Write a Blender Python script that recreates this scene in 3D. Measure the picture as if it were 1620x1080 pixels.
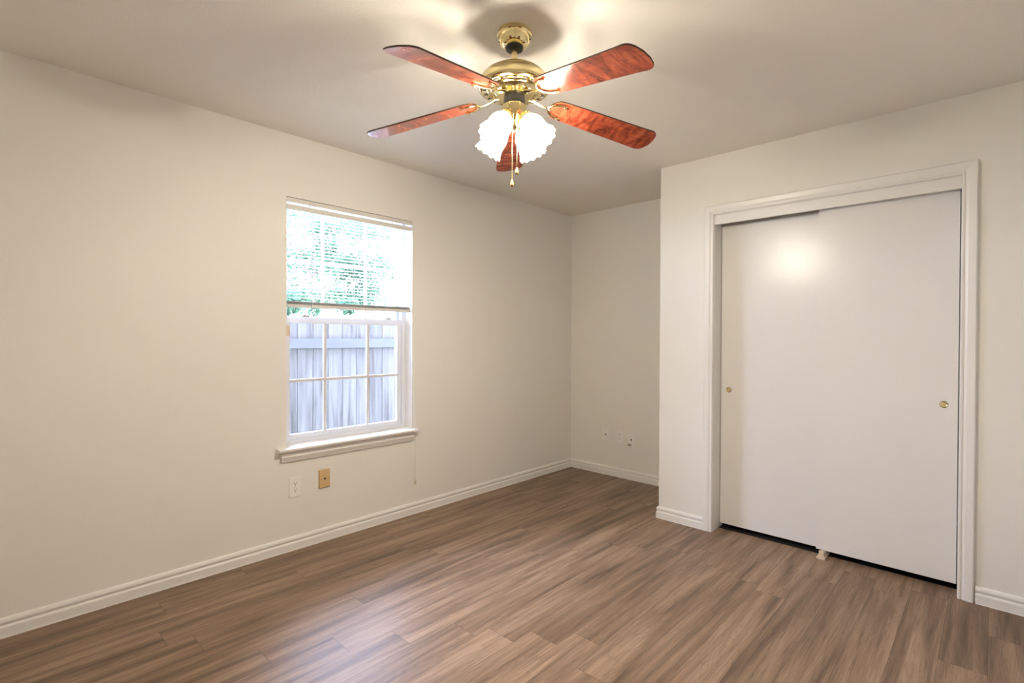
import bpy, bmesh, math, random
from mathutils import Vector, Matrix
random.seed(7)
S = bpy.context.scene
for o in list(bpy.data.objects): bpy.data.objects.remove(o)
COL = S.collection
PI = math.pi

# ------------------------------------------------------------------ camera
CAMX, CAMH = 2.989, 1.2617
YAW, PITCH, ROLL, FPX = 0.7591, 0.0089, 0.0043, 802.0
_f = Vector((-math.sin(YAW)*math.cos(PITCH), math.cos(YAW)*math.cos(PITCH), -math.sin(PITCH)))
_r = Vector((math.cos(YAW), math.sin(YAW), 0)); _u = _r.cross(_f)
_r2 = _r*math.cos(ROLL) + _u*math.sin(ROLL); _u2 = -_r*math.sin(ROLL) + _u*math.cos(ROLL)
cd = bpy.data.cameras.new('camera'); cam = bpy.data.objects.new('camera', cd); COL.objects.link(cam)
cam.matrix_world = Matrix(((_r2.x, _u2.x, -_f.x, CAMX), (_r2.y, _u2.y, -_f.y, 0), (_r2.z, _u2.z, -_f.z, CAMH), (0, 0, 0, 1)))
cd.sensor_width = 36; cd.lens = FPX/1620*36; cd.clip_start = 0.02; cd.clip_end = 200
S.camera = cam

# ------------------------------------------------------------------ sky and exposure
SKY = 20.0
w = bpy.data.worlds.new('sky'); S.world = w; w.use_nodes = True
bg = w.node_tree.nodes['Background']; bg.inputs['Color'].default_value = (0.60, 0.705, 1.0, 1); bg.inputs['Strength'].default_value = SKY
S.view_settings.view_transform = 'Standard'; S.view_settings.look = 'None'
S.view_settings.gamma = 1; S.view_settings.use_curve_mapping = False
S.view_settings.exposure = 1.0
# portal: guides daylight sampling through the window opening (gives no light of its own)
pd = bpy.data.lights.new('window_portal', 'AREA'); pd.shape = 'RECTANGLE'; pd.size = 1.44; pd.size_y = 0.86
pd.cycles.is_portal = True
po = bpy.data.objects.new('window_portal', pd); COL.objects.link(po)
po.location = (-0.16, 1.68, 1.34); po.rotation_euler = (0, -PI/2, 0)

BULB = 760.0      # bulb radiance
GLOW = 1.0        # glowing glass

# ------------------------------------------------------------------ material helpers
def newmat(name):
    m = bpy.data.materials.new(name); m.use_nodes = True
    return m, m.node_tree, m.node_tree.nodes['Principled BSDF']
def N(nt, t, **kw):
    n = nt.nodes.new(t)
    for k, v in kw.items():
        if hasattr(n, k): setattr(n, k, v)
        else: n.inputs[k].default_value = v
    return n
def math_(nt, op, a, b=None):
    n = nt.nodes.new('ShaderNodeMath'); n.operation = op
    for i, v in enumerate((a, b)):
        if v is None: continue
        if isinstance(v, (int, float)): n.inputs[i].default_value = v
        else: nt.links.new(v, n.inputs[i])
    return n.outputs[0]
def ramp(nt, fac, stops):
    n = nt.nodes.new('ShaderNodeValToRGB'); e = n.color_ramp.elements
    while len(e) < len(stops): e.new(0.5)
    for el, (p, c) in zip(e, stops): el.position = p; el.color = (*c, 1)
    nt.links.new(fac, n.inputs[0]); return n.outputs[0]
def mixc(nt, fac, a, b, mode='MIX'):
    n = nt.nodes.new('ShaderNodeMix'); n.data_type = 'RGBA'; n.blend_type = mode
    for i, v in ((0, fac), (6, a), (7, b)):
        if isinstance(v, (int, float)): n.inputs[i].default_value = v
        elif isinstance(v, tuple): n.inputs[i].default_value = (*v, 1)
        else: nt.links.new(v, n.inputs[i])
    return n.outputs[2]
def bump(nt, h, strength, dist, bs):
    n = nt.nodes.new('ShaderNodeBump'); n.inputs['Strength'].default_value = strength; n.inputs['Distance'].default_value = dist
    nt.links.new(h, n.inputs['Height']); nt.links.new(n.outputs[0], bs.inputs['Normal'])
def plain(name, col, rough=0.5, metal=0.0, spec=0.5, noise=0.0, nscale=40, bumps=0.0, bscale=200, coat=0.0):
    m, nt, b = newmat(name)
    b.inputs['Roughness'].default_value = rough; b.inputs['Metallic'].default_value = metal
    b.inputs['Specular IOR Level'].default_value = spec; b.inputs['Coat Weight'].default_value = coat
    tc = nt.nodes.new('ShaderNodeTexCoord')
    n1 = N(nt, 'ShaderNodeTexNoise'); n1.inputs['Scale'].default_value = nscale; n1.inputs['Detail'].default_value = 3
    nt.links.new(tc.outputs['Object'], n1.inputs['Vector'])
    c = mixc(nt, n1.outputs[0], tuple(x*(1-noise) for x in col), tuple(min(1, x*(1+noise)) for x in col))
    nt.links.new(c, b.inputs['Base Color'])
    if bumps:
        n2 = N(nt, 'ShaderNodeTexNoise'); n2.inputs['Scale'].default_value = bscale; n2.inputs['Detail'].default_value = 2
        nt.links.new(tc.outputs['Object'], n2.inputs['Vector']); bump(nt, n2.outputs[0], bumps, 0.002, b)
    return m

WALLC = (0.865, 0.840, 0.785)
M = {}
M['wall'] = plain('wall_paint', WALLC, 0.55, noise=0.012, nscale=3, bumps=0.25, bscale=160)
M['ceiling'] = plain('ceiling_paint', (0.875, 0.84, 0.77), 0.9, spec=0.2, noise=0.012, nscale=5, bumps=0.5, bscale=120)
M['trim'] = plain('trim_paint', (0.86, 0.84, 0.80), 0.32, noise=0.01, nscale=8, bumps=0.05, bscale=90)
M['door'] = plain('door_paint', (0.84, 0.82, 0.79), 0.20, spec=0.42, noise=0.01, nscale=4, bumps=0.35, bscale=150)
M['vinyl'] = plain('white_vinyl', (0.78, 0.80, 0.86), 0.35, noise=0.01)
M['muntin'] = plain('muntin_vinyl', (0.74, 0.71, 0.68), 0.4, noise=0.01)
M['blindplastic'] = plain('blind_enamel', (0.78, 0.75, 0.69), 0.4, noise=0.01)
M['cord'] = plain('white_cord', (0.85, 0.84, 0.80), 0.7, noise=0.02, nscale=300)
M['plate'] = plain('almond_white_plastic', (0.90, 0.885, 0.85), 0.3, noise=0.01)
M['tan'] = plain('tan_plastic', (0.66, 0.46, 0.24), 0.35, noise=0.02)
M['slot'] = plain('dark_slot', (0.03, 0.025, 0.02), 0.6)
M['brass'] = plain('polished_brass', (0.86, 0.74, 0.40), 0.10, metal=1, noise=0.03, nscale=12)
M['satin'] = plain('satin_brass', (0.80, 0.69, 0.38), 0.26, metal=1, noise=0.04, nscale=10)
M['black'] = plain('black_enamel', (0.03, 0.03, 0.035), 0.3)
M['oak'] = plain('light_wood', (0.70, 0.42, 0.14), 0.35, noise=0.1, nscale=120)
M['darkend'] = plain('dark_wood_end', (0.12, 0.05, 0.02), 0.4)
M['bladeedge'] = plain('blade_edge', (0.07, 0.035, 0.02), 0.35)
M['beige'] = plain('beige_plastic', (0.72, 0.60, 0.44), 0.45, noise=0.03, nscale=60)
M['track'] = plain('aluminium_track', (0.45, 0.43, 0.40), 0.4, metal=0.6)
M['steel'] = plain('nickel', (0.6, 0.58, 0.55), 0.25, metal=1)
M['glow'] = None

# wooden vinyl plank floor
def floor_mat():
    m, nt, b = newmat('plank_floor')
    tc = nt.nodes.new('ShaderNodeTexCoord'); sp = nt.nodes.new('ShaderNodeSeparateXYZ'); nt.links.new(tc.outputs['Object'], sp.inputs[0])
    X, Y = sp.outputs[0], sp.outputs[1]
    u = math_(nt, 'DIVIDE', math_(nt, 'SUBTRACT', X, 0.991-0.1425*20), 0.1425)
    row = math_(nt, 'FLOOR', u)
    wn = N(nt, 'ShaderNodeTexWhiteNoise', noise_dimensions='1D'); nt.links.new(row, wn.inputs['W'])
    # row offset: three rows by the window follow a fixed stagger, the rest are random
    off = math_(nt, 'MULTIPLY', wn.outputs[0], 1.22)
    def at(k, y):  # replace the offset of row k so that a joint falls at y
        global_off = y
        sel = math_(nt, 'COMPARE', row, float(k)); nt.nodes[-1].inputs[2].default_value = 0.1
        return sel, global_off
    for k, y in ((19, 0.774), (20, 1.020), (21, 1.218), (22, 1.44), (24, 1.63), (25, 1.75), (17, 0.62)):
        n = nt.nodes.new('ShaderNodeMath'); n.operation = 'COMPARE'; nt.links.new(row, n.inputs[0]); n.inputs[1].default_value = k; n.inputs[2].default_value = 0.1
        a = math_(nt, 'MULTIPLY', off, math_(nt, 'SUBTRACT', 1.0, n.outputs[0]))
        off = math_(nt, 'ADD', a, math_(nt, 'MULTIPLY', n.outputs[0], y))
    v = math_(nt, 'DIVIDE', math_(nt, 'ADD', math_(nt, 'SUBTRACT', Y, off), 12.2), 1.22)
    col = math_(nt, 'FLOOR', v)
    fu, fv = math_(nt, 'FRACT', u), math_(nt, 'FRACT', v)
    cx = nt.nodes.new('ShaderNodeCombineXYZ'); nt.links.new(row, cx.inputs[0]); nt.links.new(col, cx.inputs[1])
    pn = N(nt, 'ShaderNodeTexWhiteNoise', noise_dimensions='3D'); nt.links.new(cx.outputs[0], pn.inputs['Vector'])
    # grain coordinates, shifted per plank
    gx = math_(nt, 'ADD', math_(nt, 'MULTIPLY', X, 1.0), math_(nt, 'MULTIPLY', pn.outputs[0], 37.0))
    gy = math_(nt, 'ADD', Y, math_(nt, 'MULTIPLY', pn.outputs[0], 91.0))
    def noise(sx, sy, scale, detail, dist=0.0, rough=0.5):
        c = nt.nodes.new('ShaderNodeCombineXYZ')
        nt.links.new(math_(nt, 'MULTIPLY', gx, sx), c.inputs[0]); nt.links.new(math_(nt, 'MULTIPLY', gy, sy), c.inputs[1])
        n = N(nt, 'ShaderNodeTexNoise'); n.inputs['Scale'].default_value = scale; n.inputs['Detail'].default_value = detail
        n.inputs['Distortion'].default_value = dist; n.inputs['Roughness'].default_value = rough
        nt.links.new(c.outputs[0], n.inputs['Vector']); return n.outputs[0]
    broad = noise(11, 0.7, 1.7, 3, 0.5)           # soft dark/light bands along the plank
    fine = noise(150, 4.2, 1.0, 7, 1.2, 0.75)     # fine streaks
    # cathedral figure: rings of a stretched distorted noise
    fig = noise(9, 0.8, 1.0, 1.5, 0.9)
    ring = math_(nt, 'FRACT', math_(nt, 'MULTIPLY', fig, 17.0))
    ring = math_(nt, 'POWER', ring, 3.0)
    base = ramp(nt, broad, [(0.30, (0.140, 0.090, 0.058)), (0.43, (0.215, 0.142, 0.093)), (0.55, (0.285, 0.193, 0.128)), (0.68, (0.350, 0.242, 0.163))])
    tone = math_(nt, 'ADD', 0.86, math_(nt, 'MULTIPLY', pn.outputs[0], 0.26))
    tn = nt.nodes.new('ShaderNodeCombineXYZ')
    for i in range(3): nt.links.new(tone, tn.inputs[i])
    c = mixc(nt, 1.0, base, tn.outputs[0], 'MULTIPLY')
    st = ramp(nt, fine, [(0.34, (0.52, 0.49, 0.47)), (0.46, (0.93, 0.92, 0.91)), (0.56, (1.02, 1.02, 1.02)), (0.68, (1.30, 1.32, 1.34))])
    c = mixc(nt, 1.0, c, st, 'MULTIPLY')
    c = mixc(nt, math_(nt, 'MULTIPLY', ring, 0.22), c, (0.10, 0.062, 0.040))
    # seams
    du = math_(nt, 'MINIMUM', fu, math_(nt, 'SUBTRACT', 1.0, fu)); dv = math_(nt, 'MINIMUM', fv, math_(nt, 'SUBTRACT', 1.0, fv))
    su = math_(nt, 'LESS_THAN', du, 0.006); sv = math_(nt, 'LESS_THAN', dv, 0.0010)
    seam = math_(nt, 'MAXIMUM', su, sv)
    c = mixc(nt, math_(nt, 'MULTIPLY', seam, 0.55), c, (0.05, 0.032, 0.022))
    nt.links.new(c, b.inputs['Base Color'])
    rr = math_(nt, 'ADD', 0.33, math_(nt, 'MULTIPLY', fine, 0.16)); nt.links.new(rr, b.inputs['Roughness'])
    b.inputs['Specular IOR Level'].default_value = 0.21
    h = math_(nt, 'SUBTRACT', math_(nt, 'MULTIPLY', fine, 0.35), seam)
    bump(nt, h, 0.35, 0.0012, b)
    return m
M['floor'] = floor_mat()

def blade_mat():
    m, nt, b = newmat('mahogany_blade')
    tc = nt.nodes.new('ShaderNodeTexCoord'); oi = nt.nodes.new('ShaderNodeObjectInfo')
    mp = nt.nodes.new('ShaderNodeMapping'); mp.inputs['Scale'].default_value = (1, 1, 1)
    nt.links.new(tc.outputs['Object'], mp.inputs[0])
    cx = nt.nodes.new('ShaderNodeCombineXYZ'); nt.links.new(math_(nt, 'MULTIPLY', oi.outputs['Random'], 30), cx.inputs[0]); nt.links.new(cx.outputs[0], mp.inputs['Location'])
    n1 = N(nt, 'ShaderNodeTexNoise'); n1.inputs['Scale'].default_value = 13; n1.inputs['Detail'].default_value = 4; n1.inputs['Distortion'].default_value = 1.6
    mp2 = nt.nodes.new('ShaderNodeMapping'); mp2.inputs['Scale'].default_value = (1.5, 0.65, 1); mp2.inputs['Rotation'].default_value = (0, 0, 0.5)
    nt.links.new(mp.outputs[0], mp2.inputs[0]); nt.links.new(mp2.outputs[0], n1.inputs['Vector'])
    n2 = N(nt, 'ShaderNodeTexNoise'); n2.inputs['Scale'].default_value = 60; n2.inputs['Detail'].default_value = 4; n2.inputs['Distortion'].default_value = 0.5
    mp3 = nt.nodes.new('ShaderNodeMapping'); mp3.inputs['Scale'].default_value = (0.25, 1.6, 1)
    nt.links.new(mp.outputs[0], mp3.inputs[0]); nt.links.new(mp3.outputs[0], n2.inputs['Vector'])
    c = ramp(nt, n1.outputs[0], [(0.30, (0.105, 0.020, 0.010)), (0.45, (0.23, 0.042, 0.020)), (0.55, (0.33, 0.065, 0.030)), (0.70, (0.43, 0.105, 0.048))])
    c = mixc(nt, 0.35, c, ramp(nt, n2.outputs[0], [(0.35, (0.35, 0.30, 0.28)), (0.65, (1.2, 1.2, 1.2))]), 'MULTIPLY')
    nt.links.new(c, b.inputs['Base Color'])
    b.inputs['Roughness'].default_value = 0.22; b.inputs['Coat Weight'].default_value = 0.35; b.inputs['Coat Roughness'].default_value = 0.08
    return m
M['blade'] = blade_mat()

def glass_mat():
    m = bpy.data.materials.new('window_glass'); m.use_nodes = True; nt = m.node_tree; nt.nodes.clear()
    o = nt.nodes.new('ShaderNodeOutputMaterial'); t = nt.nodes.new('ShaderNodeBsdfTransparent'); g = nt.nodes.new('ShaderNodeBsdfGlossy')
    t.inputs[0].default_value = (0.97, 0.97, 0.98, 1); g.inputs['Roughness'].default_value = 0.02
    f = nt.nodes.new('ShaderNodeFresnel'); f.inputs[0].default_value = 1.3
    x = nt.nodes.new('ShaderNodeMixShader'); nt.links.new(f.outputs[0], x.inputs[0]); nt.links.new(t.outputs[0], x.inputs[1]); nt.links.new(g.outputs[0], x.inputs[2]); nt.links.new(x.outputs[0], o.inputs[0])
    return m
M['glass'] = glass_mat()
def shade_mat():
    m = bpy.data.materials.new('lit_frosted_glass'); m.use_nodes = True; nt = m.node_tree; nt.nodes.clear()
    o = nt.nodes.new('ShaderNodeOutputMaterial'); t = nt.nodes.new('ShaderNodeBsdfTransparent'); d = nt.nodes.new('ShaderNodeBsdfTranslucent'); f = nt.nodes.new('ShaderNodeBsdfDiffuse')
    d.inputs[0].default_value = (0.90, 0.88, 0.84, 1); f.inputs[0].default_value = (0.90, 0.88, 0.84, 1)
    e = nt.nodes.new('ShaderNodeEmission'); e.inputs[0].default_value = (1, 0.93, 0.80, 1); e.inputs[1].default_value = GLOW
    y = nt.nodes.new('ShaderNodeMixShader'); y.inputs[0].default_value = 0.45; nt.links.new(f.outputs[0], y.inputs[1]); nt.links.new(d.outputs[0], y.inputs[2])
    x = nt.nodes.new('ShaderNodeMixShader'); x.inputs[0].default_value = 0.86
    nt.links.new(t.outputs[0], x.inputs[1]); nt.links.new(y.outputs[0], x.inputs[2])
    a = nt.nodes.new('ShaderNodeAddShader'); nt.links.new(x.outputs[0], a.inputs[0]); nt.links.new(e.outputs[0], a.inputs[1]); nt.links.new(a.outputs[0], o.inputs[0])
    return m
M['shade'] = shade_mat()
def emit_mat(name, col, s):
    m = bpy.data.materials.new(name); m.use_nodes = True; nt = m.node_tree; nt.nodes.clear()
    o = nt.nodes.new('ShaderNodeOutputMaterial'); e = nt.nodes.new('ShaderNodeEmission'); e.inputs[0].default_value = (*col, 1); e.inputs[1].default_value = s
    nt.links.new(e.outputs[0], o.inputs[0]); return m
M['bulb'] = emit_mat('bulb_light', (1.0, 0.905, 0.755), BULB)
def slat_mat():
    m = bpy.data.materials.new('translucent_slat'); m.use_nodes = True; nt = m.node_tree; nt.nodes.clear()
    o = nt.nodes.new('ShaderNodeOutputMaterial'); d = nt.nodes.new('ShaderNodeBsdfDiffuse'); t = nt.nodes.new('ShaderNodeBsdfTranslucent')
    d.inputs[0].default_value = (0.86, 0.85, 0.82, 1); t.inputs[0].default_value = (0.86, 0.85, 0.82, 1)
    x = nt.nodes.new('ShaderNodeMixShader'); x.inputs[0].default_value = 0.5
    nt.links.new(d.outputs[0], x.inputs[1]); nt.links.new(t.outputs[0], x.inputs[2]); nt.links.new(x.outputs[0], o.inputs[0]); return m
M['slat'] = slat_mat()
def leaf_mat():
    m = bpy.data.materials.new('leaves'); m.use_nodes = True; nt = m.node_tree; nt.nodes.clear()
    o = nt.nodes.new('ShaderNodeOutputMaterial'); d = nt.nodes.new('ShaderNodeBsdfDiffuse'); t = nt.nodes.new('ShaderNodeBsdfTranslucent')
    tc = nt.nodes.new('ShaderNodeTexCoord'); n = N(nt, 'ShaderNodeTexNoise'); n.inputs['Scale'].default_value = 2.5; nt.links.new(tc.outputs['Object'], n.inputs['Vector'])
    c = ramp(nt, n.outputs[0], [(0.3, (0.05, 0.105, 0.065)), (0.7, (0.10, 0.17, 0.10))])
    nt.links.new(c, d.inputs[0]); nt.links.new(c, t.inputs[0])
    x = nt.nodes.new('ShaderNodeMixShader'); x.inputs[0].default_value = 0.45
    nt.links.new(d.outputs[0], x.inputs[1]); nt.links.new(t.outputs[0], x.inputs[2]); nt.links.new(x.outputs[0], o.inputs[0]); return m
M['leaf'] = leaf_mat()
def fence_mat():
    m, nt, b = newmat('weathered_pine')
    tc = nt.nodes.new('ShaderNodeTexCoord'); oi = nt.nodes.new('ShaderNodeObjectInfo')
    mp = nt.nodes.new('ShaderNodeMapping'); mp.inputs['Scale'].default_value = (14, 14, 0.9)
    cx = nt.nodes.new('ShaderNodeCombineXYZ'); nt.links.new(math_(nt, 'MULTIPLY', oi.outputs['Random'], 50), cx.inputs[0]); nt.links.new(cx.outputs[0], mp.inputs['Location'])
    nt.links.new(tc.outputs['Object'], mp.inputs[0])
    n = N(nt, 'ShaderNodeTexNoise'); n.inputs['Scale'].default_value = 1.6; n.inputs['Detail'].default_value = 5; n.inputs['Distortion'].default_value = 0.8; nt.links.new(mp.outputs[0], n.inputs['Vector'])
    c = ramp(nt, n.outputs[0], [(0.30, (0.036, 0.029, 0.027)), (0.45, (0.073, 0.067, 0.064)), (0.70, (0.112, 0.104, 0.098))])
    tone = math_(nt, 'ADD', 0.86, math_(nt, 'MULTIPLY', oi.outputs['Random'], 0.24))
    tn = nt.nodes.new('ShaderNodeCombineXYZ')
    for i in range(3): nt.links.new(tone, tn.inputs[i])
    c = mixc(nt, 1.0, c, tn.outputs[0], 'MULTIPLY')
    n2 = N(nt, 'ShaderNodeTexNoise'); n2.inputs['Scale'].default_value = 6; nt.links.new(tc.outputs['Object'], n2.inputs['Vector'])
    c = mixc(nt, ramp(nt, n2.outputs[0], [(0.60, (0, 0, 0)), (0.78, (0.5, 0.5, 0.5))]), c, (0.075, 0.092, 0.072))
    nt.links.new(c, b.inputs['Base Color']); b.inputs['Roughness'].default_value = 0.85; return m
M['fence'] = fence_mat()
M['rail'] = plain('fence_rail_wood', (0.066, 0.066, 0.068), 0.85, noise=0.2, nscale=8)
M['grass'] = plain('grass', (0.12, 0.18, 0.07), 0.9, noise=0.4, nscale=15)
M['bark'] = plain('bark', (0.18, 0.14, 0.11), 0.9, noise=0.3, nscale=20)
M['roof'] = plain('shingles', (0.42, 0.40, 0.38), 0.9, noise=0.2, nscale=8)
def brick_mat():
    m, nt, b = newmat('pink_brick')
    tc = nt.nodes.new('ShaderNodeTexCoord'); mp = nt.nodes.new('ShaderNodeMapping'); mp.inputs['Rotation'].default_value = (PI/2, 0, PI/2); nt.links.new(tc.outputs['Object'], mp.inputs[0])
    br = nt.nodes.new('ShaderNodeTexBrick'); br.inputs['Scale'].default_value = 1; br.inputs['Brick Width'].default_value = 0.21; br.inputs['Row Height'].default_value = 0.075; br.inputs['Mortar Size'].default_value = 0.008
    br.inputs['Color1'].default_value = (0.62, 0.40, 0.34, 1); br.inputs['Color2'].default_value = (0.52, 0.33, 0.29, 1); br.inputs['Mortar'].default_value = (0.6, 0.58, 0.55, 1)
    nt.links.new(mp.outputs[0], br.inputs['Vector']); nt.links.new(br.outputs[0], b.inputs['Base Color']); b.inputs['Roughness'].default_value = 0.9; return m
M['brick'] = brick_mat()

# ------------------------------------------------------------------ mesh helpers
def bm_new(): return bmesh.new()
def box(bm, x0, y0, z0, x1, y1, z1, mi=0, bev=0.0):
    vs = [bm.verts.new(p) for p in ((x0,y0,z0),(x1,y0,z0),(x1,y1,z0),(x0,y1,z0),(x0,y0,z1),(x1,y0,z1),(x1,y1,z1),(x0,y1,z1))]
    fs = []
    for q in ((0,3,2,1),(4,5,6,7),(0,1,5,4),(1,2,6,5),(2,3,7,6),(3,0,4,7)):
        f = bm.faces.new([vs[i] for i in q]); f.material_index = mi; fs.append(f)
    if bev:
        es = list({e for f in fs for e in f.edges})
        r = bmesh.ops.bevel(bm, geom=es, offset=bev, segments=2, profile=0.7, affect='EDGES')
        for f in r['faces']: f.material_index = mi
    return fs
def obj(name, bm, mats, parent=None, smooth=False, loc=None):
    bmesh.ops.recalc_face_normals(bm, faces=bm.faces[:])
    me = bpy.data.meshes.new(name); bm.to_mesh(me); bm.free()
    for m in (mats if isinstance(mats, (list, tuple)) else [mats]): me.materials.append(m)
    if smooth:
        for p in me.polygons: p.use_smooth = True
        if smooth != 'all': me.set_sharp_from_angle(angle=math.radians(38))
    o = bpy.data.objects.new(name, me); COL.objects.link(o)
    if smooth is True:
        wm = o.modifiers.new('weighted_normals', 'WEIGHTED_NORMAL'); wm.keep_sharp = True; wm.weight = 80
    if parent: o.parent = parent
    if loc is not None: o.location = loc
    return o
def empty(name, loc, rz=0.0):
    o = bpy.data.objects.new(name, None); COL.objects.link(o); o.location = loc; o.rotation_euler = (0, 0, rz); o.empty_display_size = 0.1
    return o
def tag(o, label, cat, group=None, kind=None):
    o['label'] = label; o['category'] = cat
    if group: o['group'] = group
    if kind: o['kind'] = kind
    return o
def struct(o, label=None, cat=None):
    o['kind'] = 'structure'
    if label: o['label'] = label
    if cat: o['category'] = cat
    return o
def lathe(bm, prof, seg=48, M4=None, mi=0, rfun=None):
    rings = []
    for k, (r, z) in enumerate(prof):
        ring = []
        for i in range(seg):
            a = 2*PI*i/seg
            rr, zz = (r, z) if rfun is None else rfun(k/(len(prof)-1), a, r, z)
            p = Vector((rr*math.cos(a), rr*math.sin(a), zz))
            if M4 is not None: p = M4 @ p
            ring.append(bm.verts.new(p))
        rings.append(ring)
    for a, b in zip(rings, rings[1:]):
        for i in range(seg):
            f = bm.faces.new((a[i], a[(i+1) % seg], b[(i+1) % seg], b[i])); f.material_index = mi
    return rings
def cap(bm, ring, mi=0):
    f = bm.faces.new(ring); f.material_index = mi
def solid_lathe(bm, prof, seg=48, M4=None, mi=0):
    r = lathe(bm, prof, seg, M4, mi); cap(bm, r[0], mi); cap(bm, r[-1], mi); return r
def tube(bm, pts, rad, seg=8, mi=0, flat=1.0, up=Vector((0, 0, 1))):
    pts = [Vector(p) for p in pts]; rings = []
    for i, p in enumerate(pts):
        t = (pts[min(i+1, len(pts)-1)]-pts[max(i-1, 0)]).normalized()
        a = t.cross(up)
        if a.length < 1e-3: a = t.cross(Vector((0, 1, 0)))
        a.normalize(); b = a.cross(t).normalized()
        r = rad[i] if isinstance(rad, (list, tuple)) else rad
        rings.append([bm.verts.new(p + a*(r*math.cos(2*PI*k/seg)) + b*(r*flat*math.sin(2*PI*k/seg))) for k in range(seg)])
    for A, B in zip(rings, rings[1:]):
        for k in range(seg):
            f = bm.faces.new((A[k], A[(k+1) % seg], B[(k+1) % seg], B[k])); f.material_index = mi
    for R_ in (rings[0], rings[-1]):
        f = bm.faces.new(R_); f.material_index = mi
    return rings
def sweep_seg(bm, prof, P, Q, n, eP=0, eQ=0, up=Vector((0, 0, 1))):
    """prof = [(d, h)] closed outline; from P to Q; n = direction of d; up = direction of h; e=+1 lengthens with d, -1 shortens"""
    P, Q, n = Vector(P), Vector(Q), Vector(n); t = (Q-P).normalized()
    A = [bm.verts.new(P - t*(eP*d) + n*d + up*h) for d, h in prof]
    B = [bm.verts.new(Q + t*(eQ*d) + n*d + up*h) for d, h in prof]
    m = len(prof)
    for i in range(m): bm.faces.new((A[i], A[(i+1) % m], B[(i+1) % m], B[i]))
    bm.faces.new(A); bm.faces.new(B)

# ------------------------------------------------------------------ room
H = 2.44; YB = 3.990; YC = 3.286; XC = 1.298; XR = 3.50; YF = -0.70
WY0, WY1, WZ0, WZ1 = 1.239, 2.121, 0.600, 2.076      # window opening
OX0, OX1, OZ = 1.660, 2.885, 2.066                   # rough closet opening
T = 0.14
b = bm_new(); box(b, -T, YF-T, -0.12, XR+T, YB+T, 0.0)
struct(obj('floor', b, M['floor']), 'brown wood plank floor', 'floor')
b = bm_new(); box(b, -T, YF-T, H, XR+T, YB+T, H+0.12)
struct(obj('ceiling', b, M['ceiling']), 'cream painted ceiling', 'ceiling')
b = bm_new()
box(b, -T, YF-T, 0, 0, WY0, H); box(b, -T, WY1, 0, 0, YB+T, H); box(b, -T, WY0, 0, 0, WY1, WZ0); box(b, -T, WY0, WZ1, 0, WY1, H)
struct(obj('wall_left', b, M['wall']), 'cream wall with the window', 'wall')
b = bm_new(); box(b, 0, YB, 0, XR+T, YB+T, H); struct(obj('wall_back', b, M['wall']), 'cream back wall of the alcove', 'wall')
b = bm_new(); box(b, XR, YF-T, 0, XR+T, YB, H); struct(obj('wall_right', b, M['wall']), 'cream right wall', 'wall')
b = bm_new(); box(b, 0, YF-T, 0, XR, YF, H); struct(obj('wall_front', b, M['wall']), 'cream wall behind the camera', 'wall')
b = bm_new()
W2 = YC+0.115
box(b, XC, YC, 0, OX0, W2, H); box(b, OX1, YC, 0, XR, W2, H); box(b, OX0, YC, OZ, OX1, W2, H); box(b, XC, W2, 0, XC+0.115, YB, H)
struct(obj('wall_closet', b, M['wall']), 'cream wall around the closet doors', 'wall')

# baseboards
BP = [(0, 0), (0.0165, 0), (0.0165, 0.002), (0.0145, 0.0035), (0.0145, 0.040), (0.0120, 0.046), (0.0075, 0.049), (0.0070, 0.053), (0.0105, 0.057), (0.0125, 0.062), (0.0120, 0.069), (0.0080, 0.077), (0.004, 0.080), (0, 0.081)]
def baseboard(name, P, Q, n, eP, eQ):
    b = bm_new(); sweep_seg(b, BP, P, Q, n, eP, eQ); return struct(obj(name, b, M['trim'], smooth=True), None, 'baseboard')
baseboard('baseboard_left', (0, YF, 0), (0, YB, 0), (1, 0, 0), -1, -1)
baseboard('baseboard_back', (0, YB, 0), (XC, YB, 0), (0, -1, 0), -1, -1)
baseboard('baseboard_alcove', (XC, YB, 0), (XC, YC, 0), (-1, 0, 0), -1, 1)
baseboard('baseboard_closet', (XC, YC, 0), (1.6145, YC, 0), (0, -1, 0), 1, 0)
baseboard('baseboard_closet_right', (2.938, YC, 0), (XR, YC, 0), (0, -1, 0), 0, -1)
baseboard('baseboard_right', (XR, YC, 0), (XR, YF, 0), (-1, 0, 0), -1, -1)
baseboard('baseboard_front', (XR, YF, 0), (0, YF, 0), (0, 1, 0), -1, -1)

# closet casing, mitred  (w across the casing from the opening outward, d = proud of wall)
CI0, CI1, CIT = 1.6725, 2.8745, 2.056
CW = 0.059
CP = [(0, 0), (0, 0.010), (0.003, 0.013), (0.009, 0.013), (0.012, 0.0095), (0.017, 0.0095), (0.022, 0.013), (0.028, 0.0165), (0.046, 0.0185), (0.054, 0.0185), (0.057, 0.016), (CW, 0.012), (CW, 0)]
def casing_piece(side):
    b = bm_new()
    y = lambda d: YC - d
    if side == 'left':
        A = [Vector((CI0-w, y(d), 0)) for w, d in CP]; B = [Vector((CI0-w, y(d), CIT+w)) for w, d in CP]
    elif side == 'right':
        A = [Vector((CI1+w, y(d), 0)) for w, d in CP]; B = [Vector((CI1+w, y(d), CIT+w)) for w, d in CP]
    else:
        A = [Vector((CI0-w, y(d), CIT+w)) for w, d in CP]; B = [Vector((CI1+w, y(d), CIT+w)) for w, d in CP]
    A = [b.verts.new(p) for p in A]; B = [b.verts.new(p) for p in B]; m = len(CP)
    for i in range(m): b.faces.new((A[i], A[(i+1) % m], B[(i+1) % m], B[i]))
    b.faces.new(A); b.faces.new(B); return b
tr = struct(empty('trim_1', ((CI0+CI1)/2, YC, 0)), 'moulded white casing around the closet opening', 'door casing')
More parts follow.
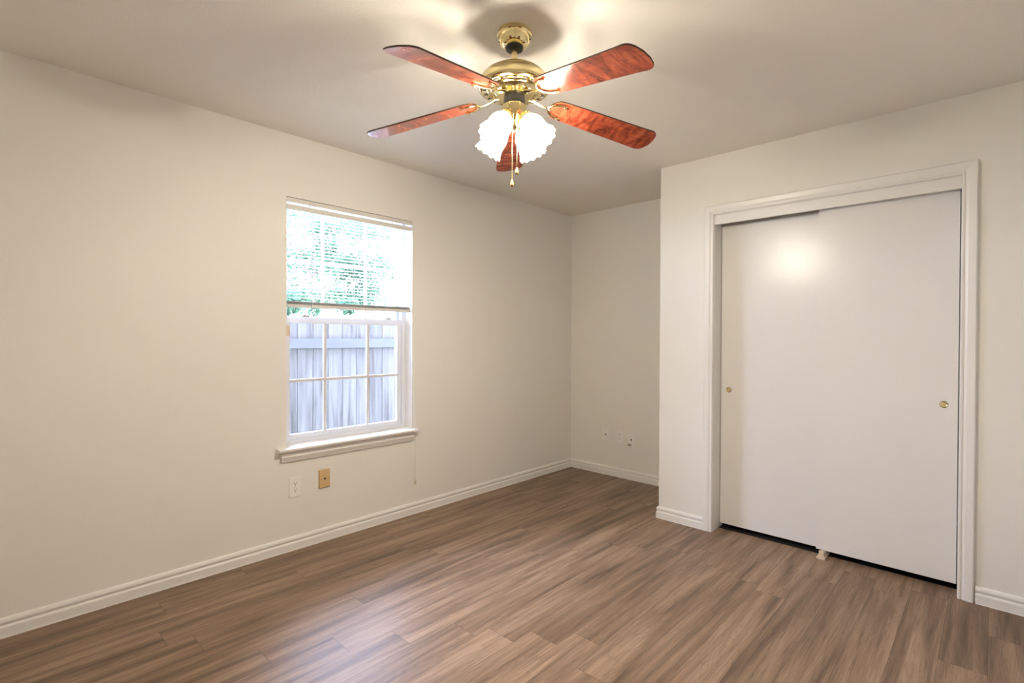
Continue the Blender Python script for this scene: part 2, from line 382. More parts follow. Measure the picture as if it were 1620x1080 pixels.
for s, nm in (('left', 'side_casing'), ('right', 'side_casing'), ('top', 'head_casing')):
    o = obj(nm, casing_piece(s), M['trim'], tr, smooth=True); o.location = (-(CI0+CI1)/2, -YC, 0)
# jamb boards and fascia
b = bm_new()
box(b, OX0, YC, 0, CI0+0.002, 3.455, OZ); box(b, CI1-0.002, YC, 0, OX1, 3.455, OZ); box(b, CI0+0.002, YC, CIT-0.002, CI1-0.002, 3.455, OZ)
struct(obj('trim_2', b, M['trim']), 'white closet jamb boards', 'door jamb')
b = bm_new(); box(b, CI0+0.0025, YC+0.004, 1.994, CI1-0.0025, YC+0.022, CIT-0.0025, bev=0.0012)
struct(obj('trim_3', b, M['trim'], smooth=True), 'white fascia board hiding the closet door track', 'fascia board')
b = bm_new(); box(b, CI0+0.004, 3.345, 2.030, CI1-0.004, 3.455, 2.036); box(b, CI0+0.004, 3.397, 1.999, CI1-0.004, 3.400, 2.030)
struct(obj('trim_4', b, M['track']), 'grey metal sliding door track', 'door track')

# sliding closet doors
def closet_door(name, x0, x1, y0, z0, z1, px, pz, label):
    root = empty(name, ((x0+x1)/2, y0, z0)); struct(root, label, 'closet door')
    b = bm_new(); box(b, x0, y0, z0, x1, y0+0.034, z1, bev=0.0025)
    o = obj('door_panel', b, M['door'], root, smooth=True); o.location = -root.location
    b = bm_new()
    M4 = Matrix.Translation((px, y0, pz)) @ Matrix.Rotation(PI/2, 4, 'X')
    lathe(b, [(0.0155, -0.001), (0.0155, 0.0016), (0.0135, 0.0026), (0.0115, 0.0016), (0.0105, 0.0004), (0.0004, 0.0004)], 32, M4)
    o = obj('finger_pull', b, M['brass'], root, smooth=True); o.location = -root.location; o['label'] = 'small round brass recessed finger pull'
    b = bm_new(); lathe(b, [(0.0172, 0.0001), (0.0172, 0.0008), (0.0150, 0.0009)], 32, M4)
    o = obj('pull_rim', b, M['darkend'], root); o.location = -root.location
    return root
closet_door('door_1', 1.6760, 2.290, 3.408, 0.030, 2.008, 1.729, 0.920, 'left white sliding closet door, set behind its neighbour, with a lamp highlight')
closet_door('door_2', 2.252, 2.8665, 3.352, 0.040, 2.006, 2.8125, 0.931, 'right white sliding closet door, in front of the other one')

b = bm_new(); box(b, OX0, 3.3925, 0.0, OX1, W2, 0.0015); box(b, XC+0.115, W2, 0.0, XR, YB, 0.0015)  # near-black sheet added on the floor so the gap under the doors reads black
struct(obj('closet_floor_sheet', b, plain('closet_sheet_black', (0.022, 0.020, 0.020), 0.9, spec=0.1, noise=0.2, nscale=60)), 'near-black sheet over the floor inside the closet', 'floor')

# door guide on the floor
g = empty('door_guide', (2.286, 3.335, 0)); tag(g, 'small beige plastic floor guide under the meeting edge of the closet doors', 'door guide')
b = bm_new(); box(b, -0.021, -0.030, 0, 0.021, 0.100, 0.012, bev=0.002); obj('base', b, M['beige'], g, smooth=True)
b = bm_new(); box(b, -0.013, -0.012, 0.011, 0.013, 0.008, 0.040, bev=0.003); obj('upright', b, M['beige'], g, smooth=True)
b = bm_new(); box(b, -0.013, 0.055, 0.011, 0.013, 0.066, 0.028, bev=0.002); obj('upright', b, M['beige'], g, smooth=True)

# ------------------------------------------------------------------ window
wn = struct(empty('window_1', (-0.085, (WY0+WY1)/2, WZ0)), 'white single-hung grid window over a moulded sill', 'window')
def wpart(name, b, mat, smooth=True, parent=wn):
    o = obj(name, b, mat, parent, smooth=smooth)
    if parent is wn: o.location = -wn.location
    return o
FX0, FX1 = -0.150, -0.086
b = bm_new()
box(b, FX0, WY0, 0.606, FX1, WY0+0.028, WZ1, bev=0.002); box(b, FX0, WY1-0.030, 0.606, FX1, WY1, WZ1, bev=0.002)
box(b, FX0, WY0+0.028, WZ1-0.010, FX1, WY1-0.030, WZ1); box(b, FX0, WY0+0.028, 0.606, FX1, WY1-0.030, 0.633, bev=0.002)
wpart('window_frame', b, M['vinyl'])
YA, YZ = WY0+0.028, WY1-0.030
# lower sash
def sash(name, x0, x1, z0, z1, st, br, tr_, mz, mat):
    b = bm_new()
    box(b, x0, YA, z0, x1, YA+st, z1, bev=0.002); box(b, x0, YZ-st, z0, x1, YZ, z1, bev=0.002)
    box(b, x0, YA+st, z0, x1, YZ-st, z0+br, bev=0.002)
    if tr_: box(b, x0-0.001, YA+0.001, z1-tr_, x1+0.003, YZ-0.001, z1, bev=0.002)
    s = wpart(name, b, mat)
    b = bm_new(); xm = (x0+x1)/2
    for y in (1.523, 1.829): box(b, xm-0.006, y-0.009, z0+br-0.002, xm+0.010, y+0.009, z1-tr_+0.002, bev=0.003)
    box(b, xm-0.0055, YA+st-0.002, mz-0.009, xm+0.0105, YZ-st+0.002, mz+0.009, bev=0.003)
    o = obj('muntin_grid', b, M['muntin'], s, smooth=True)
    b = bm_new(); box(b, xm-0.003, YA+st-0.004, z0+br-0.004, xm, YZ-st+0.004, z1-tr_+0.004 if tr_ else z1)
    obj('glass', b, M['glass'], s)
    return s
sash('lower_sash', -0.118, -0.092, 0.633, 1.380, 0.032, 0.030, 0.040, 0.989, M['vinyl'])
sash('upper_sash', -0.148, -0.122, 1.345, WZ1-0.010, 0.026, 0.036, 0.0, 1.722, M['vinyl'])
for y in (1.395, 1.985):
    b = bm_new(); box(b, -0.118, y-0.026, 1.380, -0.094, y+0.026, 1.386, bev=0.001); box(b, -0.112, y-0.012, 1.386, -0.100, y+0.030, 1.393, bev=0.002)
    wpart('sash_lock', b, M['steel'])
# stool and apron
b = bm_new(); SN = 0.050
sp = [(-0.0855, 0), (-0.0855, -0.021), (SN-0.007, -0.021), (SN-0.002, -0.017), (SN, -0.011), (SN-0.002, -0.004), (SN-0.008, 0)]
A = None
# deep part inside the reveal plus horns outside
zt = 0.610
def prism(b, poly, ya, yb_):
    A = [b.verts.new((x, ya, zt+h)) for x, h in poly]; B = [b.verts.new((x, yb_, zt+h)) for x, h in poly]; m = len(poly)
    for i in range(m): b.faces.new((A[i], A[(i+1) % m], B[(i+1) % m], B[i]))
    b.faces.new(A); b.faces.new(B)
prism(b, sp, WY0, WY1)
horn = [(0.0, 0), (0.0, -0.021)] + sp[2:]
prism(b, horn, 1.180, WY0); prism(b, horn, WY1, 2.153)
wpart('sill_stool', b, M['trim'])
b = bm_new()
ap = [(0, 0.589), (0.034, 0.589), (0.034, 0.584), (0.026, 0.577), (0.0225, 0.568), (0.0215, 0.562), (0.026, 0.559), (0.025, 0.551), (0.019, 0.540), (0.015, 0.534), (0.015, 0.529), (0.010, 0.526), (0, 0.526)]
A = [b.verts.new((x, 1.200+(0.036-x)*0.25, z)) for x, z in ap]; B = [b.verts.new((x, 2.128-(0.036-x)*0.25, z)) for x, z in ap]; m = len(ap)
for i in range(m): b.faces.new((A[i], A[(i+1) % m], B[(i+1) % m], B[i]))
b.faces.new(A); b.faces.new(B)
wpart('sill_apron', b, M['trim'])

# small cream block at the left edge of the window
sb = empty('window_sensor', (-0.010, 1.239, 1.262)); tag(sb, 'small cream plastic block fixed at the left edge of the window opening', 'sensor')
b = bm_new(); box(b, -0.012, 0.0, 0.0, 0.010, 0.022, 0.062, bev=0.003); obj('housing', b, M['beige'], sb, smooth=True)
b = bm_new(); box(b, -0.006, 0.0216, 0.014, 0.004, 0.0232, 0.048, bev=0.0006); obj('cover', b, M['plate'], sb, smooth=True)

# ------------------------------------------------------------------ mini blind
BX = -0.020; BY0, BY1 = 1.247, 2.114
bl = empty('mini_blind', (BX, (BY0+BY1)/2, 1.43)); tag(bl, 'white horizontal mini blind half raised over the upper window sash', 'blind')
def bpart(name, b, mat, smooth=True):
    o = obj(name, b, mat, bl, smooth=smooth); o.location = -bl.location; return o
b = bm_new(); box(b, BX-0.013, BY0, 2.008, BX+0.010, BY1, 2.037, bev=0.002); bpart('headrail', b, M['blindplastic'])
b = bm_new(); box(b, -0.012, WY0+0.002, 2.048, -0.004, WY1-0.002, 2.0735, bev=0.001); box(b, -0.040, WY0+0.002, 2.0655, -0.012, WY1-0.002, 2.0735); bpart('valance', b, M['blindplastic'])
for y in (BY0+0.14, BY1-0.14):
    b = bm_new(); box(b, BX-0.010, y-0.004, 2.0365, BX-0.004, y+0.004, 2.066, bev=0.001); bpart('mounting_bracket', b, M['blindplastic'])
b = bm_new()
nz = 25; z_top = 1.992; pitch = 0.0209
def slat(b, z, tilt):
    rows = []
    for y in (BY0+0.003, BY1-0.003):
        row = []
        for k in range(5):
            u = (k/4-0.5); x = u*0.025; zz = 0.0018*(1-4*u*u)
            row.append((BX + x*math.cos(tilt) , y, z + zz + x*math.sin(tilt)))
        rows.append(row)
    top = [[b.verts.new(p) for p in r] for r in rows]; bot = [[b.verts.new((p[0], p[1], p[2]-0.0004)) for p in r] for r in rows]
    for k in range(4):
        b.faces.new((top[0][k], top[0][k+1], top[1][k+1], top[1][k])); b.faces.new((bot[0][k], bot[0][k+1], bot[1][k+1], bot[1][k]))
    b.faces.new((top[0][0], top[1][0], bot[1][0], bot[0][0])); b.faces.new((top[0][4], top[1][4], bot[1][4], bot[0][4]))
for i in range(nz): slat(b, z_top - pitch*i, math.radians(8 + random.uniform(-1.5, 1.5)))
bpart('slats', b, M['slat'])
b = bm_new()
for i in range(11): slat(b, 1.4515 + 0.0016*i, 0.0)
bpart('slat_stack', b, M['slat'])
b = bm_new(); box(b, BX-0.0125, BY0+0.003, 1.432, BX+0.0125, BY1-0.003, 1.4505, bev=0.003); bpart('bottom_rail', b, M['blindplastic'])
for y in (1.415, 1.680, 1.955):
    b = bm_new()
    for dx in (-0.0128, 0.0128): tube(b, [(BX+dx, y, 2.008), (BX+dx, y, 1.45)], 0.0006, 5)
    tube(b, [(BX, y+0.004, 2.008), (BX, y+0.004, 1.45)], 0.0007, 5)
    bpart('ladder_cord', b, M['cord'])
b = bm_new(); tube(b, [(BX+0.018, 1.388, 2.015), (BX+0.022, 1.389, 1.99), (BX+0.024, 1.391, 1.30)], 0.0028, 6); bpart('tilt_wand', b, M['vinyl'])
b = bm_new()
for dy in (0, 0.016): tube(b, [(BX+0.0145, 2.060+dy, 2.030), (0.010, 2.066+dy*0.9, 1.75), (0.035, 2.086+dy*0.6, 1.20), (0.0535, 2.113+dy*0.1, 0.612), (0.0545, 2.114, 0.585), (0.0545, 2.114, 0.52)], 0.0007, 5)
tube(b, [(0.0545, 2.114, 0.53), (0.0545, 2.114, 0.255)], 0.0012, 6)
bpart('lift_cord', b, M['cord'])
b = bm_new(); solid_lathe(b, [(0.002, 0.034), (0.004, 0.030), (0.0065, 0.006), (0.006, 0)], 16, Matrix.Translation((0.0545, 2.114, 0.226))); o = bpart('cord_tassel', b, M['beige'])

# ------------------------------------------------------------------ wall plates  (local: plate in XZ, front at -Y)
def plate_root(name, loc, rz, label, cat, mat, w=0.070, h=0.114):
    r = empty(name, loc, rz); tag(r, label, cat)
    b = bm_new(); box(b, -w/2, -0.0055, -h/2, w/2, 0.0, h/2, bev=0.0022); obj('cover_plate', b, mat, r, smooth=True)
    return r
def screw(r, x, z, y=-0.0055, mat=None):
    b = bm_new(); M4 = Matrix.Translation((x, y, z)) @ Matrix.Rotation(PI/2, 4, 'X')
    solid_lathe(b, [(0.0033, -0.0003), (0.0033, 0.0006), (0.0022, 0.0011)], 14, M4); box(b, x-0.0028, y-0.0013, z-0.0004, x+0.0028, y-0.0010, z+0.0004, mi=1)
    obj('screw', b, [mat or M['plate'], M['slot']], r, smooth=True)
def duplex(name, loc, rz, label):
    r = plate_root(name, loc, rz, label, 'outlet', M['plate'])
    for z in (0.0195, -0.0195):
        b = bm_new(); M4 = Matrix.Translation((0, -0.0055, z)) @ Matrix.Rotation(PI/2, 4, 'X')
        ring = []
        def rf(t, a, rr, zz):
            x, yv = rr*math.cos(a), rr*math.sin(a); yv = max(-0.0125*rr/0.0165, min(0.0125*rr/0.0165, yv)); return (math.hypot(x, yv), zz)
        rings = []
        for rr, zz in ((0.0165, -0.0003), (0.0165, 0.0012), (0.0158, 0.0019)):
            ring = []
            for i in range(36):
                a = 2*PI*i/36; x = rr*math.cos(a); yv = max(-0.0128, min(0.0128, rr*math.sin(a)))
                ring.append(b.verts.new(M4 @ Vector((x, yv, zz))))
            rings.append(ring)
        for A_, B_ in zip(rings, rings[1:]):
            for i in range(36): b.faces.new((A_[i], A_[(i+1) % 36], B_[(i+1) % 36], B_[i]))
        cap(b, rings[0]); cap(b, rings[-1])
        yf = -0.0055-0.0020
        box(b, -0.0078, yf-0.0002, z+0.0005, -0.0054, yf+0.0004, z+0.0085, mi=1); box(b, 0.0054, yf-0.0002, z+0.0015, 0.0076, yf+0.0004, z+0.0080, mi=1)
        M5 = Matrix.Translation((0, yf, z-0.0062)) @ Matrix.Rotation(PI/2, 4, 'X'); solid_lathe(b, [(0.0029, -0.0004), (0.0029, 0.0002)], 14, M5, 1)
        obj('receptacle', b, [M['plate'], M['slot']], r, smooth=True)
    screw(r, 0, 0); return r
duplex('power_outlet', (0, 1.289, 0.371), PI/2, 'white duplex power outlet low under the window, left of the tan jack plate')
duplex('power_outlet', (0.557, YB, 0.370), 0, 'white duplex power outlet on the alcove wall, middle of three plates')
r = plate_root('phone_jack', (0, 1.469, 0.385), PI/2, 'tan phone jack plate under the window', 'wall plate', M['tan'], 0.072, 0.114)
b = bm_new(); box(b, -0.033, -0.012, -0.052, 0.033, -0.0050, 0.052, bev=0.0015); obj('jack_body', b, M['tan'], r, smooth=True)
b = bm_new(); box(b, -0.0065, -0.0126, -0.004, 0.0065, -0.0118, 0.0055, bev=0.0002); box(b, -0.003, -0.0126, -0.0075, 0.003, -0.0118, -0.004); obj('jack_port', b, M['slot'], r)
for x in (-0.026, 0.026): screw(r, x, 0.0, -0.012, M['brass'])
r = plate_root('coax_plate', (0.406, YB, 0.368), 0, 'white cable plate with two screws, leftmost of three plates on the alcove wall', 'wall plate', M['plate'])
for z in (0.041, -0.041): screw(r, 0, z, mat=M['steel'])
b = bm_new(); M4 = Matrix.Translation((0, -0.0055, 0)) @ Matrix.Rotation(PI/2, 4, 'X'); solid_lathe(b, [(0.0060, -0.0003), (0.0060, 0.003), (0.0046, 0.003), (0.0046, 0.009), (0.0015, 0.009)], 18, M4); obj('coax_socket', b, M['slot'], r, smooth=True)
r = plate_root('phone_jack', (0.666, YB, 0.354), 0, 'white jack plate with a dark round port, rightmost of three plates on the alcove wall', 'wall plate', M['plate'])
b = bm_new(); M4 = Matrix.Translation((0.004, -0.0055, 0.000)) @ Matrix.Rotation(PI/2, 4, 'X'); solid_lathe(b, [(0.0078, -0.0003), (0.0078, 0.0012), (0.006, 0.0016)], 18, M4); obj('jack_port', b, M['slot'], r)
b = bm_new(); box(b, -0.029, -0.0085, -0.056, 0.006, -0.0050, -0.036, bev=0.0012); obj('socket_cover', b, M['steel'], r, smooth=True)

# ------------------------------------------------------------------ ceiling fan
FX, FY = 1.6324, 1.4367
fan = empty('ceiling_fan', (FX, FY, H)); tag(fan, 'polished brass ceiling fan with five red mahogany blades and lit frosted glass shades', 'ceiling fan')
def fpart(name, b, mat, parent=None, smooth=True):
    return obj(name, b, mat, parent or fan, smooth=smooth)
z = lambda zz: zz - H
b = bm_new(); lathe(b, [(0.0005, 0), (0.066, 0), (0.0675, -0.003), (0.0675, -0.013), (0.0640, -0.016), (0.0625, -0.020), (0.0610, -0.028), (0.0565, -0.040), (0.0490, -0.050), (0.0410, -0.0555), (0.034, -0.057), (0.020, -0.057)], 56)
fpart('canopy', b, M['brass'])
for k in range(2):
    a = PI*k + 0.6
    b = bm_new(); solid_lathe(b, [(0.0028, 0), (0.0028, 0.003), (0.001, 0.0042)], 12, Matrix.Translation((0.060*math.cos(a), 0.060*math.sin(a), -0.030)) @ Matrix.Rotation(a, 4, 'Z') @ Matrix.Rotation(PI/2+0.2, 4, 'Y')); fpart('canopy_screw', b, M['black'])
b = bm_new(); lathe(b, [(0.018, -0.055), (0.034, -0.055), (0.0355, -0.059), (0.033, -0.066), (0.026, -0.070), (0.0125, -0.071)], 40); fpart('collar', b, M['black'])
b = bm_new(); solid_lathe(b, [(0.0115, -0.060), (0.0115, -0.135)], 24); fpart('downrod', b, M['satin'])
# motor housing
mot = [(0.012, z(2.318)), (0.022, z(2.318)), (0.026, z(2.310)), (0.060, z(2.303)), (0.095, z(2.289)), (0.118, z(2.273)), (0.133, z(2.254)), (0.139, z(2.240)), (0.141, z(2.228)), (0.140, z(2.222)), (0.136, z(2.218))]
b = bm_new(); lathe(b, mot, 72); fpart('motor_housing', b, M['satin'])
low = [(0.137, z(2.219)), (0.131, z(2.214)), (0.122, z(2.212)), (0.116, z(2.214)), (0.108, z(2.214)), (0.104, z(2.209)), (0.099, z(2.207)), (0.094, z(2.209)), (0.088, z(2.203)), (0.084, z(2.197)), (0.076, z(2.195)), (0.070, z(2.190)), (0.056, z(2.187)), (0.030, z(2.186))]
b = bm_new(); lathe(b, low, 72); pan = fpart('motor_pan', b, M['brass'])
for k in range(20):
    a = 2*PI*(k+0.5)/20
    b = bm_new(); M4 = Matrix.Rotation(a, 4, 'Z')
    box(b, 0.1095, -0.0075, z(2.2128), 0.1235, 0.0075, z(2.2105)); b.transform(M4); fpart('vent_slot', b, M['slot'], pan, False)
b = bm_new(); solid_lathe(b, [(0.040, z(2.188)), (0.042, z(2.184)), (0.042, z(2.162)), (0.036, z(2.150))], 40); fpart('switch_collar', b, M['black'])
b = bm_new(); lathe(b, [(0.036, z(2.156)), (0.0465, z(2.156)), (0.0485, z(2.153)), (0.0485, z(2.112)), (0.046, z(2.106)), (0.036, z(2.098)), (0.030, z(2.090)), (0.024, z(2.078)), (0.012, z(2.070)), (0.006, z(2.060)), (0.0005, z(2.056))], 48); fpart('switch_housing', b, M['brass'])

# blades and arms
PH, DR, PT, TX, TY, Z0 = 2.3648, 0.1591, -0.1964, -0.0193, 0.0117, 2.1973
w0, w1 = 0.1017, 0.0553
RB0, RB1 = 0.150, 0.634
def blade_outline():
    pts = []
    wr = lambda r: (w0 + w1*r)/2
    # root: rounded end
    hr = wr(RB0+0.045)
    for k in range(9):
        a = PI/2 + PI*k/8
        pts.append((RB0+0.045 + 0.045*math.cos(a), hr*math.sin(a)))
    pts += [(r, -wr(r)) for r in (0.25, 0.35, 0.45, 0.55)]
    rc = 0.030; h = wr(RB1)
    for k in range(7):
        a = -PI/2 + (PI/2)*k/6*0.86; pts.append((RB1-0.008-rc + rc*math.cos(a)*1.0, -h+rc + rc*math.sin(a)))
    pts.append((RB1, -0.018)); pts.append((RB1, 0.018))
    for k in range(7):
        a = (PI/2)*(0.14 + 0.86*k/6); pts.append((RB1-0.008-rc + rc*math.cos(a), h-rc + rc*math.sin(a)))
    pts += [(r, wr(r)) for r in (0.55, 0.45, 0.35, 0.25)]
    return pts
def blade_matrix(i):
    a = PH + 2*PI/5*i
    e = Vector((math.cos(a), math.sin(a), 0)); n = Vector((-math.sin(a), math.cos(a), 0)); k = Vector((0, 0, 1))
    ex = e + k*(-DR + TX*e.x + TY*e.y); ey = n*math.cos(PT) + k*(math.sin(PT) + TX*n.x + TY*n.y)
    ex.normalize(); ey = (ey - ex*ey.dot(ex)).normalized(); ez = ex.cross(ey)
    m = Matrix.Identity(4)
    for j, v in enumerate((ex, ey, ez)):
        for q in range(3): m[q][j] = v[q]
    m.translation = Vector((0, 0, Z0-H)); return m
def make_blade():
    b = bm_new(); pts = blade_outline(); th = 0.0055
    lo = [b.verts.new((x, y, 0)) for x, y in pts]; hi = [b.verts.new((x, y, th)) for x, y in pts]
    f = b.faces.new(lo); f.material_index = 0; f = b.faces.new(hi); f.material_index = 0
    m = len(pts)
    for i in range(m): b.faces.new((lo[i], lo[(i+1) % m], hi[(i+1) % m], hi[i])).material_index = 1
    be = [e for e in b.edges if abs(e.verts[0].co.z-e.verts[1].co.z) < 1e-6]
    r = bmesh.ops.bevel(b, geom=be, offset=0.0012, segments=2, affect='EDGES')
    for f in r['faces']: f.material_index = 1
    return b
blade0 = fpart('blade', make_blade(), [M['blade'], M['bladeedge']])
def make_bracket():
    b = bm_new()
    # crescent clamp under the blade root: two horns from the apex
    for s in (1, -1):
        pts = []; rad = []
        for k in range(11):
            t = k/10; a = t*PI*0.56
            x = 0.147 + 0.056*(1-math.cos(a)); y = s*0.040*math.sin(a)/math.sin(PI*0.5)
            pts.append((x, y, -0.0045)); rad.append(0.0062 - 0.0014*t)
        tube(b, pts, rad, 10, flat=0.62)
        solid_lathe(b, [(0.006, -0.0085), (0.006, -0.002), (0.004, -0.0005)], 14, Matrix.Translation((pts[-1][0], pts[-1][1], 0)))
    # arm to the motor
    pts = [(0.150, 0, -0.0045), (0.132, 0, -0.006), (0.112, 0, -0.004), (0.094, 0, 0.000), (0.076, 0, 0.0045), (0.062, 0, 0.002)]
    tube(b, pts, [0.0075, 0.0062, 0.0065, 0.0080, 0.0110, 0.0120], 12, flat=0.45)
    return b
brk0 = fpart('blade_arm', make_bracket(), M['brass'])
def screw_bm():
    b = bm_new(); solid_lathe(b, [(0.0042, -0.0085), (0.0042, -0.0105), (0.002, -0.0118)], 12); return b
scr0 = obj('arm_screw', screw_bm(), M['steel'], brk0, smooth=True)
first = True
for i in range(5):
    m = blade_matrix(i)
    if i == 0: bo, ko = blade0, brk0
    else:
        bo = blade0.copy(); ko = brk0.copy()
        for q in (bo, ko): COL.objects.link(q); q.parent = fan
    bo.matrix_local = m; ko.matrix_local = m
    for x, y_ in ((0.2025, 0.0395), (0.2025, -0.0395), (0.152, 0)):
        if first: so = scr0; first = False
        else: so = scr0.copy(); COL.objects.link(so)
        so.parent = ko; so.matrix_local = Matrix.Translation((x, y_, 0))

# light kit: four arms, frosted tulip shades, bulbs
TILT = math.radians(40)
def shade_bm():
    b = bm_new(); L = 0.115
    prof = [(0.0, 0.024), (0.06, 0.031), (0.15, 0.040), (0.28, 0.0475), (0.42, 0.0505), (0.56, 0.0495), (0.68, 0.0490), (0.80, 0.0510), (0.90, 0.0550), (0.97, 0.0590), (1.0, 0.0605)]
    pr = [(r, -t*L) for t, r in prof]
    def rf(t, a, r, zz):
        tt = -zz/L; am = max(0, (tt-0.55)/0.45)**1.6
        return (r*0.92*(1 + 0.028*am*math.cos(12*a) + 0.008*math.cos(12*a)*min(1, tt*2)), zz - 0.003*am*math.cos(12*a))
    lathe(b, pr, 108, None, 0, rf); return b
def mk_light(ang, first):
    a = PH - 0.02 + ang
    m = Matrix.Translation((0.040*math.cos(a), 0.040*math.sin(a), z(2.112))) @ Matrix.Rotation(a, 4, 'Z') @ Matrix.Rotation(-TILT, 4, 'Y')
    return m
lights = []
for k, dg in enumerate((53, 143, 233, 323)):
    m = mk_light(math.radians(dg), k == 0)
    if k == 0:
        b = bm_new(); tube(b, [(-0.016, 0, 0.016), (-0.006, 0, 0.006), (0, 0, -0.004)], [0.010, 0.011, 0.012], 16)
        lathe(b, [(0.0005, 0.002), (0.014, 0.0), (0.025, -0.008), (0.029, -0.018), (0.0295, -0.030), (0.0275, -0.031), (0.026, -0.020), (0.012, -0.012)], 36)
        f0 = fpart('shade_fitter', b, M['brass'])
        s0 = fpart('glass_shade', shade_bm(), M['shade'], smooth='all')
        b = bm_new(); bmesh.ops.create_icosphere(b, subdivisions=2, radius=0.024)
        u0 = obj('bulb', b, M['bulb'], s0, smooth='all')
        fo, so_, uo = f0, s0, u0
    else:
        fo, so_, uo = f0.copy(), s0.copy(), u0.copy()
        for q in (fo, so_, uo): COL.objects.link(q)
        fo.parent = fan; so_.parent = fan; uo.parent = so_
    fo.matrix_local = m; so_.matrix_local = m @ Matrix.Translation((0, 0, -0.026)); uo.matrix_local = Matrix.Translation((0, 0, -0.084))

# pull chains
def chain(dx, dy, z0_, z1_):
    b = bm_new(); n = int((z0_-z1_)/0.0042)
    for k in range(n):
        zz = z0_ - 0.0042*k
        solid_lathe(b, [(0.0006, 0.0017), (0.0015, 0.0008), (0.0015, -0.0008), (0.0006, -0.0017)], 6, Matrix.Translation((dx, dy, zz-H)))
    tube(b, [(dx, dy, z0_-H), (dx, dy, z1_-H)], 0.0006, 5)
    c = fpart('pull_chain', b, M['brass'])
    b = bm_new(); solid_lathe(b, [(0.0015, 0.026), (0.0032, 0.024), (0.0062, 0.009), (0.0066, 0.005)], 18, Matrix.Translation((dx, dy, z1_-H-0.024)))
    solid_lathe(b, [(0.0064, 0.005), (0.0058, 0.001), (0.003, -0.001)], 18, Matrix.Translation((dx, dy, z1_-H-0.024)), 1)
    k = obj('pull_knob', b, [M['oak'], M['darkend']], c, smooth=True); k['label'] = 'light wood knob with dark tip'
rx, ry = math.cos(YAW), math.sin(YAW)
chain(-0.007*rx - 0.01*_f.x, -0.007*ry - 0.01*_f.y, 2.075, 1.868)
chain(0.011*rx - 0.05*_f.x, 0.011*ry - 0.05*_f.y, 2.115, 1.902)

# ------------------------------------------------------------------ outside
b = bm_new(); box(b, -30, -20, -0.35, -T-0.001, 30, -0.25); struct(obj('ground', b, M['grass']), 'lawn outside', 'ground')
FXX = -1.55
fc = empty('fence', (FXX, 2.5, -0.25)); tag(fc, 'weathered grey wooden picket fence outside the window', 'fence')
pw = 0.142
rnd = random.Random(3)
y = -0.6; i = 0
while y < 6.6:
    hgt = 1.668 + rnd.uniform(-0.012, 0.014)
    b = bm_new(); ear = 0.028
    poly = [(-pw/2, 0), (pw/2, 0), (pw/2, hgt-ear), (pw/2-ear, hgt), (-pw/2+ear, hgt), (-pw/2, hgt-ear)]
    A = [b.verts.new((-0.018, p, q)) for p, q in poly]; B = [b.verts.new((0, p, q)) for p, q in poly]
    for k in range(6): b.faces.new((A[k], A[(k+1) % 6], B[(k+1) % 6], B[k]))
    b.faces.new(A); b.faces.new(B)
    o = obj('picket', b, M['fence'], fc); o.location = (-0.040 + rnd.uniform(-0.003, 0.003), y-2.5, 0); o.rotation_euler = (rnd.uniform(-0.004, 0.004), 0, rnd.uniform(-0.02, 0.02))
    y += pw + rnd.uniform(0.003, 0.009)
for zz in (1.400, 0.30):
    b = bm_new(); box(b, -0.038, -3.2, zz, 0.0, 4.2, zz+0.089, bev=0.002); obj('rail', b, M['rail'], fc, smooth=True)
for yy in (-1.6, 3.4):
    b = bm_new(); box(b, 0.0, yy-0.045, 0, 0.09, yy+0.045, 1.60, bev=0.003); obj('post', b, M['fence'], fc, smooth=True)

# eaves added out of view, to keep sky light off the fence
b = bm_new(); box(b, -0.60, YF-1.0, 2.50, -T, YB+1.0, 2.52); box(b, -0.62, YF-1.0, 2.46, -0.60, YB+1.0, 2.64)
vs = [b.verts.new(p) for p in ((-0.66, YF-1.0, 2.62), (-0.66, YB+1.0, 2.62), (4.5, YB+1.0, 4.6), (4.5, YF-1.0, 4.6), (-0.66, YF-1.0, 2.68), (-0.66, YB+1.0, 2.68), (4.5, YB+1.0, 4.66), (4.5, YF-1.0, 4.66))]
for q in ((0,1,2,3),(4,5,6,7),(0,1,5,4),(1,2,6,5),(2,3,7,6),(3,0,4,7)): b.faces.new([vs[i] for i in q])
struct(obj('added_eaves', b, M['roof']), 'added unseen roof edge keeping sky light off the fence', 'sky_blocker')

# neighbour's house
hs = empty('neighbour_house', (-11, 6, -0.25)); tag(hs, 'pale pink brick house glimpsed beyond the fence', 'house')
b = bm_new(); box(b, -4, -7, 0, 0, 6.5, 2.55); obj('wall', b, M['brick'], hs)
b = bm_new()
P_ = [(-4.4, 2.5), (0.4, 2.5), (-2, 3.1)]
A = [b.verts.new((x, -7.4, q)) for x, q in P_]; B = [b.verts.new((x, 6.9, q)) for x, q in P_]
for k in range(3): b.faces.new((A[k], A[(k+1) % 3], B[(k+1) % 3], B[k]))
b.faces.new(A); b.faces.new(B); obj('roof', b, M['roof'], hs)

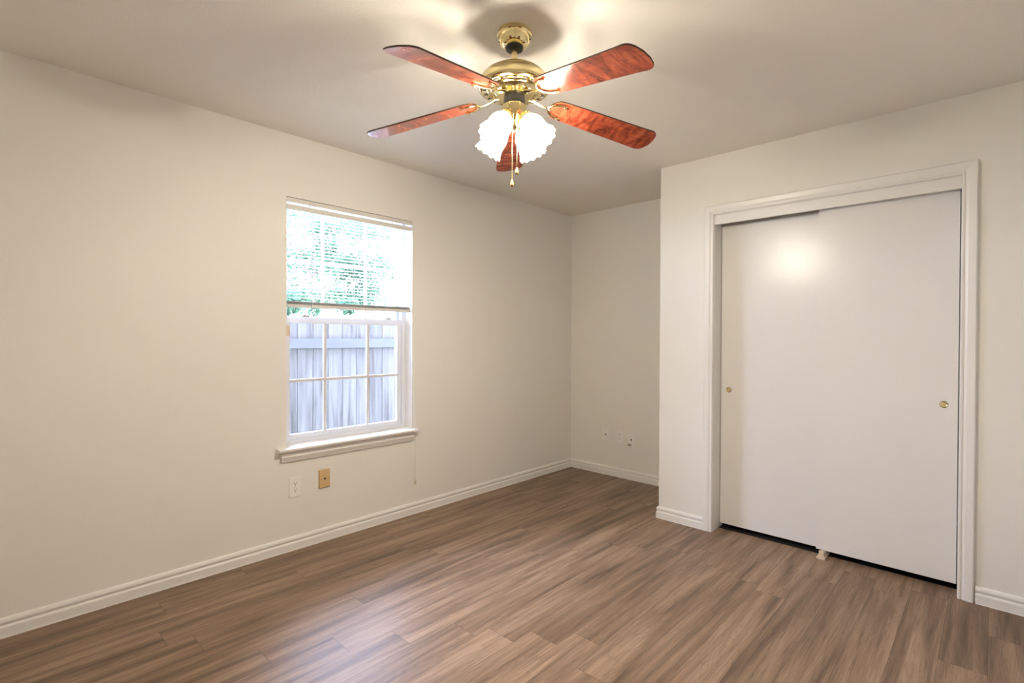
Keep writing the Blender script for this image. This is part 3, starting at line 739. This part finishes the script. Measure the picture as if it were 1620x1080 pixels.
# trees: crown of small leaf blades around branch clusters
def tree(loc, crown, nleaf, label, seed, size=0.07):
    rn = random.Random(seed); r = empty('tree', loc); tag(r, label, 'tree')
    b = bm_new(); tips = [Vector(c[0]) for c in crown]; ctr = sum(tips, Vector())/len(tips)
    tube(b, [(0, 0, 0), (0.05, 0.03, 1.0), (0.0, 0.1, ctr.z*0.7), tuple(ctr)], [0.09, 0.07, 0.04, 0.01], 10)
    for t in tips: tube(b, [(0, 0.08, ctr.z*0.6), tuple((t+Vector((0, 0.08, ctr.z*0.6)))*0.5 + Vector((0, 0, 0.05))), tuple(t)], [0.022, 0.012, 0.004], 6)
    obj('trunk', b, M['bark'], r, smooth=True)
    b = bm_new()
    for c, rad, frac in crown:
        for _ in range(int(nleaf*frac)):
            while True:
                v = Vector((rn.uniform(-1, 1), rn.uniform(-1, 1), rn.uniform(-1, 1)))
                if v.length < 1 and rn.random() < 0.3 + 0.7*v.length: break
            # clumpy
            p = Vector(c) + Vector((v.x*rad, v.y*rad, v.z*rad*0.8))
            q = math.sin(p.x*7.1+seed)+math.sin(p.y*8.3)+math.sin(p.z*9.7)
            if q < -0.2: continue
            s = size*rn.uniform(0.6, 1.3)
            d = Vector((rn.uniform(-1, 1), rn.uniform(-1, 1), rn.uniform(-1, 0.3))).normalized(); sd_ = d.cross(Vector((rn.uniform(-1, 1), rn.uniform(-1, 1), 1))).normalized()
            vs = [b.verts.new(p), b.verts.new(p + d*s*0.5 + sd_*s*0.3), b.verts.new(p + d*s), b.verts.new(p + d*s*0.5 - sd_*s*0.3)]
            b.faces.new(vs)
    o = obj('foliage', b, M['leaf'], r); o['kind'] = 'stuff'
tree((-5.2, 2.9, -0.25), [((0.0, 0.95, 2.45), 0.75, 0.26), ((0.1, 1.55, 3.1), 0.75, 0.24), ((-0.1, 2.05, 2.6), 0.65, 0.18), ((0.3, 0.65, 3.2), 0.6, 0.14), ((0.0, 2.0, 3.6), 0.5, 0.08), ((0.2, 1.6, 2.3), 0.4, 0.10)], 17000, 'leafy green tree rising behind the fence, seen through the blind', 5)
tree((-3.6, 2.55, -0.25), [((0.1, 0.15, 1.93), 0.20, 0.5), ((0.0, 0.35, 2.0), 0.16, 0.2), ((0.0, 1.05, 1.95), 0.13, 0.3)], 1000, 'small shrubby tree just above the fence top at left of the window', 9, 0.08)
